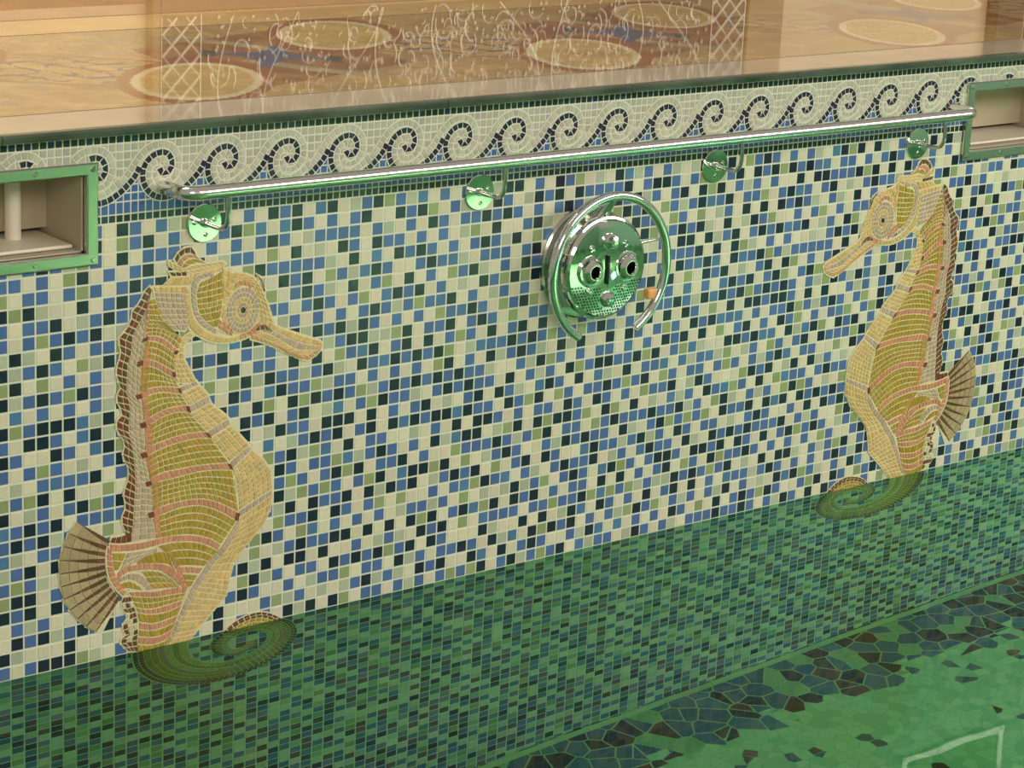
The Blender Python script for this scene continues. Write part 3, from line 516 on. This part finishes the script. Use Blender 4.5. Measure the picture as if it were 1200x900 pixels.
# ---------------------------------------------------------------- handrail
RV, RH = -2.17, 3.0
hr = empty('handrail', W(8, RV, RH), label='long polished steel handrail fixed to the pool wall under the wave border', cat='handrail')
mb = MB()
z = 31 - RV
pts = [(5.55, -.05, z), (5.55, -1.2, z), (5.62, -2.0, z), (5.95, -2.65, z), (6.6, -2.97, z), (7.6, -3, z)]
pts = spline(pts, 5) + [Vector((x, -3, z)) for x in range(9, 83, 4)] + spline([(82.2, -3, z), (83.2, -2.97, z), (83.85, -2.65, z), (84.15, -2.0, z), (84.2, -1.2, z), (84.2, -.05, z)], 5)
tube(mb, pts, .50, 64, cap=False)
mb.build('rail', M_RAIL, hr)
br = []
def make_bracket(u):
    zc = 31 - .62
    mb = MB(); tube(mb, spline([(u, -.1, zc), (u, -1.6, zc - .02), (u, -2.55, zc + .1), (u, -3.0, zc + .6), (u, -3.08, zc + 1.3), (u, -3.02, 31 - RV - .3)], 6), .17, 14)
    a = mb.build('bracket', M_CHROME_D, hr)
    mb = MB(); lathe(mb, u, .62, [(1.36, .07), (1.36, .16), (1.30, .22), (.32, .24), (.30, .5), (.2, .52)], 56)
    mb.build('rosette', M_MIRROR, a, label='round polished wall plate')
    for dx, dy in ((-.85, -.1), (.75, -.2), (.05, .8)):
        mb = MB(); lathe(mb, u + dx, .62 + dy, [(.17, .2), (.17, .27), (.1, .32), (0, .33)], 16); mb.build('screw', M_CHROME_D, a)
    return a
for u in (8.8, 32.6, 56.5, 80.3): make_bracket(u)

# ---------------------------------------------------------------- counter-current jet
JU, JV = 43.35, 7.05
jt = empty('swim_jet_unit', W(JU, JV, 0), label='round chrome swim jet with two nozzles inside an open grab ring', cat='swim jet')
def jl(name, prof, m, du=0, dv=0, parent=None, seg=64, **k):
    mb = MB(); lathe(mb, JU + du, JV + dv, prof, seg); return mb.build(name, m, parent or jt, **k)
jl('base_plate', [(4.45, .05), (4.45, .22), (4.3, .34), (3.7, .36)], M_CHROME_D)
jl('housing', [(3.45, .3), (3.5, .9), (3.62, 1.5), (3.62, 2.0)], M_CHROME_D)
FZ = lambda r: 3.0 - .34 * (r / 4) ** 2
prof = [(3.9, 1.95), (4.08, 2.1), (4.1, 2.35), (4.0, 2.5), (3.86, 2.56)] + [(r, FZ(r)) for r in (3.7, 3.3, 2.8, 2.2, 1.6, 1.0, .5, 0)]
face = jl('face_plate', prof, M_MIRROR, label='domed mirror-bright front plate')
for sx in (-1.78, 1.82):
    h = FZ(1.8)
    nz_ = jl('nozzle', [(1.22, h - .12), (1.24, h + .02), (1.14, h + .12), (.98, h + .14), (.92, h + .3), (.74, h + .52), (.6, h + .62), (.52, h + .62), (.46, h + .5), (.44, h + .2)], M_CHROME, sx, 0)
    jl('bore', [(.45, h + .2), (0.0, h + .19)], M_DARK, sx, 0, nz_, 32, label='dark nozzle hole')
kn = jl('air_knob', [(.62, FZ(2.2) - .1), (.62, FZ(2.2) + .15), (.5, FZ(2.2) + .3), (.44, FZ(2.2) + .62), (.2, FZ(2.2) + .72), (0, FZ(2.2) + .72)], M_CHROME, .04, -2.18, None, 32)
kb = jl('push_button', [(.66, FZ(2.4) - .1), (.62, FZ(2.4) + .18), (.45, FZ(2.4) + .42), (.2, FZ(2.4) + .5), (0, FZ(2.4) + .52)], M_CHROME, .1, 2.4, None, 32)
for a in (135, 48, -139, -45): jl('screw', [(.26, FZ(2.45) - .05), (.26, FZ(2.45) + .06), (.16, FZ(2.45) + .14), (0, FZ(2.45) + .15)], M_CHROME_D, 2.45 * cos(radians(a)), -2.45 * sin(radians(a)), None, 20)
mb = MB(); box(mb, (JU - .3, -3.22, 31 - JV - 1.15), (JU - .12, -3.0, 31 - JV + 1.15)); bevelled(mb.build('slot', M_DARK, jt, label='dark upright slot between the nozzles'), .001)
mb = MB()
for i in range(-14, 15):
    for j in range(1, 12):
        x = i * .27 + (.135 if j % 2 else 0); y = 1.0 + j * .235; r = hypot(x, y)
        if r > 3.65 or r < 1.6 or hypot(x - .1, y - 2.4) < .85 or hypot(abs(x) - 1.8, y) < 1.4 or hypot(abs(x) - 1.7, y - 1.7) < .4 or y < .9: continue
        lathe(mb, JU + x, JV + y, [(.085, FZ(r) - .02), (.085, FZ(r) + .012)], 6, smooth=False)
mb.build('suction_grille', M_DARK, jt, label='field of small dark perforations on the lower front plate')
mb = MB(); RR = 5.75
pts = [(JU + RR * cos(radians(a)), -3.15, 31 - JV + RR * sin(radians(a))) for a in range(-60, 242, 4)]
tube(mb, pts, .37, 22); mb.build('grab_ring', M_CHROME, jt, label='open steel grab ring')
for a, r_ in ((90, .55), (160, .16), (20, .16)):
    ca, sa = cos(radians(a)), sin(radians(a))
    mb = MB(); tube(mb, [(JU + 3.5 * ca, -1.6, 31 - JV + 3.5 * sa), (JU + 4.6 * ca, -2.2, 31 - JV + 4.6 * sa), (JU + 5.6 * ca, -3.05, 31 - JV + 5.6 * sa)], [r_, r_ * .8, r_ * .6], 16)
    mb.build('ring_stay', M_CHROME, jt)
mb = MB(); box(mb, (JU + 4.05, -3.2, 31 - JV - 2.85), (JU + 5.15, -2.5, 31 - JV - 2.05)); bevelled(mb.build('clip', M_ORANGE, jt, label='small orange clip on the ring'), .004)

# ---------------------------------------------------------------- skimmers
def skimmer(u0, u1, label, side):
    v0, v1 = -4.28, 2.62; iv0, iv1 = -3.45, 1.78; w = .86
    root = empty('pool_skimmer', W((u0 + u1) / 2, v1, 0), label=label, cat='skimmer', group='skimmer openings in the pool wall')
    mb = MB()
    o_ = [(u0, v0), (u1, v0), (u1, v1), (u0, v1)]; i_ = [(u0 + w, iv0), (u1 - w, iv0), (u1 - w, iv1), (u0 + w, iv1)]
    lay = [(o_, .13), (o_, .3), (0, 0), (0, 0)]
    sh = lambda q, d: [(q[0][0] + d, q[0][1] + d), (q[1][0] - d, q[1][1] + d), (q[2][0] - d, q[2][1] - d), (q[3][0] + d, q[3][1] - d)]
    L = [[W(a, b, .13) for a, b in o_], [W(a, b, .30) for a, b in o_], [W(a, b, .38) for a, b in sh(o_, .1)], [W(a, b, .38) for a, b in sh(i_, -.1)], [W(a, b, .30) for a, b in i_], [W(a, b, -1.0) for a, b in i_]]
    for A, B in zip(L, L[1:]): mb.add(A + B, [(k, (k + 1) % 4, 4 + (k + 1) % 4, 4 + k) for k in range(4)])
    mb.build('frame', M_CHROME_S, root, label='flat polished metal frame')
    for su in ((u0 + .45, u0 + 4.9, u1 - 4.66, u1 - .42)):
        for sv in (v0 + .42, v1 - .42):
            mb = MB(); lathe(mb, su, sv, [(.2, .36), (.2, .4), (.13, .46), (0, .46)], 16); mb.build('screw', M_CHROME_D, root)
    a0, a1 = u0 + w + .02, u1 - w - .02; z0, z1 = 31 - iv1, 31 - iv0; D = 8.6; t = .12
    mb = MB()
    box(mb, (a0, .2, z0), (a1, D, z0 + t)); box(mb, (a0, .2, z1 - t), (a1, D, z1)); box(mb, (a0, .2, z0), (a0 + t, D, z1)); box(mb, (a1 - t, .2, z0), (a1, D, z1)); box(mb, (a0, D, z0), (a1, D + t, z1))
    mb.build('inner_box', M_BEIGE, root, label='beige plastic throat')
    mb = MB(); box(mb, (a0 + .3, .9, z0 + .18), (a1 - .35, 6.2, z0 + .42)); bevelled(mb.build('weir_flap', M_CREAM, root, label='cream floor flap'), .002)
    if side == 'L':
        mb = MB(); tube(mb, [(-3.4, 4.2, z0 + .4), (-3.4, 4.2, z1 - .1)], .55, 20); mb.build('upright', M_CREAM, root, label='pale round upright inside')
M_CHROME_S = mat('frame_steel', (.66, .68, .60), .24, 1)
skimmer(-14.1, .5, 'metal framed skimmer opening at the left end of the wall, upright post inside', 'L')
skimmer(86.1, 100.7, 'metal framed skimmer opening at the right end of the handrail', 'R')

# ---------------------------------------------------------------- pool basin and water
def seam(u): return -40.4 + .046 * u
me = MB()
fx0, fx1 = -60, 200
fz = MB()
fz.add([V(fx0, .3, seam(fx0)), V(fx1, .3, seam(fx1)), V(fx1, -230, seam(fx1)), V(fx0, -230, seam(fx0))], [(0, 3, 2, 1)])
mf = bpy.data.materials.new('broken_tile_mosaic'); mf.use_nodes = True
N = mf.node_tree.nodes; L = mf.node_tree.links; b = N['Principled BSDF']; b.inputs['Roughness'].default_value = .45
tc = N.new('ShaderNodeTexCoord'); sx = N.new('ShaderNodeSeparateXYZ'); L.new(tc.outputs['Object'], sx.inputs[0])
def math_(op, a, b_=None, c=None):
    n = N.new('ShaderNodeMath'); n.operation = op
    for i, x in enumerate((a, b_, c)):
        if x is None: continue
        if isinstance(x, (int, float)): n.inputs[i].default_value = x
        else: L.new(x, n.inputs[i])
    return n.outputs[0]
def vor(scale, feat, rnd=1.0):
    n = N.new('ShaderNodeTexVoronoi'); n.feature = feat; n.voronoi_dimensions = '2D'; n.inputs['Scale'].default_value = scale; n.inputs['Randomness'].default_value = rnd
    L.new(tc.outputs['Object'], n.inputs['Vector']); return n
def ramp(fac, stops, interp='CONSTANT'):
    r = N.new('ShaderNodeValToRGB'); r.color_ramp.interpolation = interp; L.new(fac, r.inputs[0])
    e = r.color_ramp.elements
    while len(e) < len(stops): e.new(.5)
    for el, (p_, c) in zip(e, stops): el.position = p_; el.color = (*lin(c), 1)
    return r.outputs[0]
def mix(f, a, c):
    n = N.new('ShaderNodeMix'); n.data_type = 'RGBA'; L.new(f, n.inputs[0])
    L.new(a, n.inputs[6]) if not isinstance(a, tuple) else setattr(n.inputs[6], 'default_value', (*a, 1))
    L.new(c, n.inputs[7]) if not isinstance(c, tuple) else setattr(n.inputs[7], 'default_value', (*c, 1))
    return n.outputs[2]
v1 = vor(20, 'F1'); v1e = vor(20, 'DISTANCE_TO_EDGE'); v2 = vor(33, 'F1'); v2e = vor(33, 'DISTANCE_TO_EDGE')
def rand_of(v): 
    s_ = N.new('ShaderNodeSeparateColor'); L.new(v.outputs['Color'], s_.inputs[0]); return s_.outputs[0]
band = ramp(rand_of(v1), [(0, (58, 98, 128)), (.34, (26, 34, 32)), (.62, (150, 180, 130)), (.70, (96, 52, 30)), (.78, (70, 112, 138))])
pale = ramp(rand_of(v2), [(0, (196, 216, 166)), (.45, (172, 204, 154)), (.78, (206, 220, 172)), (.92, (70, 104, 110)), (.97, (104, 60, 34))])
gr = lin((176, 196, 140))
e1 = math_('LESS_THAN', v1e.outputs['Distance'], .035); e2 = math_('LESS_THAN', v2e.outputs['Distance'], .03)
band = mix(e1, band, gr); pale = mix(e2, pale, gr)
nzn = N.new('ShaderNodeTexNoise'); nzn.inputs['Scale'].default_value = 9; L.new(tc.outputs['Object'], nzn.inputs['Vector'])
yy = math_('ADD', sx.outputs['Y'], math_('MULTIPLY', math_('SUBTRACT', rand_of(v1), .5), .10))
isband = math_('GREATER_THAN', yy, -8.6 * P)
allc = mix(isband, pale, band)
line = math_('LESS_THAN', math_('ABSOLUTE', math_('ADD', sx.outputs['Y'], .55 * P)), .35 * P)
allc = mix(line, allc, lin((190, 205, 150)))
L.new(allc, b.inputs['Base Color'])
fz.build('pool_floor', mf, kind='structure', label='pool floor of broken blue, black and rust tile pieces on pale green')
mb = MB()
box(mb, (fx0 - 2, -230, -46), (fx0, 0, 30)); box(mb, (fx1, -230, -46), (fx1 + 2, 0, 30)); box(mb, (fx0, -232, -46), (fx1, -230, 30))
mb.build('wall_basin', M_BASIN, kind='structure', label='outer walls of the pool basin')
mw = bpy.data.materials.new('pool_water'); mw.use_nodes = True
wn = mw.node_tree; wn.nodes.remove(wn.nodes['Principled BSDF'])
rf = wn.nodes.new('ShaderNodeBsdfRefraction'); rf.inputs['Color'].default_value = (.44, .76, .58, 1); rf.inputs['IOR'].default_value = 1.333; rf.inputs['Roughness'].default_value = 0
gl = wn.nodes.new('ShaderNodeBsdfGlossy'); gl.inputs['Roughness'].default_value = .015; gl.inputs['Color'].default_value = (1, 1, 1, 1)
fn = wn.nodes.new('ShaderNodeFresnel'); fn.inputs['IOR'].default_value = 1.333
ml = wn.nodes.new('ShaderNodeMath'); ml.operation = 'MULTIPLY'; ml.inputs[1].default_value = .5; wn.links.new(fn.outputs[0], ml.inputs[0])
mxs = wn.nodes.new('ShaderNodeMixShader'); wn.links.new(ml.outputs[0], mxs.inputs[0]); wn.links.new(rf.outputs[0], mxs.inputs[1]); wn.links.new(gl.outputs[0], mxs.inputs[2])
wn.links.new(mxs.outputs[0], wn.nodes['Material Output'].inputs['Surface'])
tc2 = wn.nodes.new('ShaderNodeTexCoord'); n2 = wn.nodes.new('ShaderNodeTexNoise'); n2.inputs['Scale'].default_value = 5; n2.inputs['Detail'].default_value = 1
bp = wn.nodes.new('ShaderNodeBump'); bp.inputs['Strength'].default_value = .10; bp.inputs['Distance'].default_value = .004
wn.links.new(tc2.outputs['Object'], n2.inputs['Vector']); wn.links.new(n2.outputs['Fac'], bp.inputs['Height'])
for nd in (rf, gl, fn): wn.links.new(bp.outputs[0], nd.inputs['Normal'])
mb = MB(); mb.add([V(fx0, .0, 0), V(fx1, .0, 0), V(fx1, -230, 0), V(fx0, -230, 0)], [(0, 3, 2, 1)])
mb.build('pool_water', mw, kind='stuff', label='still green pool water against the mosaic wall', cat='water')

# ---------------------------------------------------------------- light
def area(name, loc, target, size, power, col, sy=None, spread=180):
    l = bpy.data.lights.new(name, 'AREA'); l.energy = power; l.color = col; l.size = size; l.spread = radians(spread)
    if sy: l.shape = 'RECTANGLE'; l.size_y = sy
    o = bpy.data.objects.new(name, l); COL.objects.link(o); o.location = loc
    o.rotation_euler = (Vector(target) - Vector(loc)).to_track_quat('-Z', 'Y').to_euler(); return o
w = bpy.data.worlds.new('room_light'); SC.world = w; w.use_nodes = True
w.node_tree.nodes['Background'].inputs[0].default_value = (1.0, .90, .76, 1); w.node_tree.nodes['Background'].inputs[1].default_value = .36
area('ceiling_strip_lamp', (5.6, -5.4, 3.6), (4.6, 0, .6), 9.5, 350, (1.0, .95, .90), 1.3)
area('ceiling_lamp', (-2.6, -5.2, 3.3), (0.6, 0, .3), 1.4, 85, (1.0, .92, .82))
area('deck_ceiling_lamp', (-.4, 1.0, 3.5), (1.9, 1.1, .9), 1.2, 48, (1.0, .96, .86))
area('underwater_lamp', (2.5, -3.15, -.15), (2.5, -3.15, -.9), .4, 130, (1.0, 1.0, .92), None, 100)
area('underwater_lamp', (3.35, -3.1, -.15), (3.35, -3.1, -.9), .4, 60, (1.0, 1.0, .92), None, 60)
area('underwater_lamp', (3.0, -1.7, -.25), (2.2, -.4, -.95), .5, 6.8, (.50, 1.0, .95))


# ---------------------------------------------------------------- camera
cam = bpy.data.cameras.new('camera'); co = bpy.data.objects.new('camera', cam); COL.objects.link(co)
Rm = [[0.781216, -0.622421, 0.047894], [-0.135169, -0.243556, -0.960422], [0.609451, 0.743823, -0.274402]]
co.matrix_world = Matrix(((Rm[0][0], -Rm[1][0], -Rm[2][0], [-79.035, -141.2972, 67.0843][0] * P), (Rm[0][1], -Rm[1][1], -Rm[2][1], [-79.035, -141.2972, 67.0843][1] * P), (Rm[0][2], -Rm[1][2], -Rm[2][2], [-79.035, -141.2972, 67.0843][2] * P), (0, 0, 0, 1)))
cam.sensor_width = 36; cam.sensor_fit = 'HORIZONTAL'; cam.lens = 2893.66 / 1200 * 36; cam.clip_start = .05
SC.camera = co
for o in bpy.data.objects:
    if '_org' in o: del o['_org']
vs_ = SC.view_settings; vs_.view_transform = 'Standard'; vs_.look = 'None'; vs_.gamma = 1; vs_.exposure = 0.0; vs_.use_curve_mapping = False
SC.cycles.use_denoising = True; SC.cycles.sample_clamp_indirect = 4; SC.cycles.max_bounces = 10; SC.cycles.transmission_bounces = 6; SC.cycles.caustics_refractive = True; SC.cycles.caustics_reflective = True
SC.cycles.blur_glossy = .3
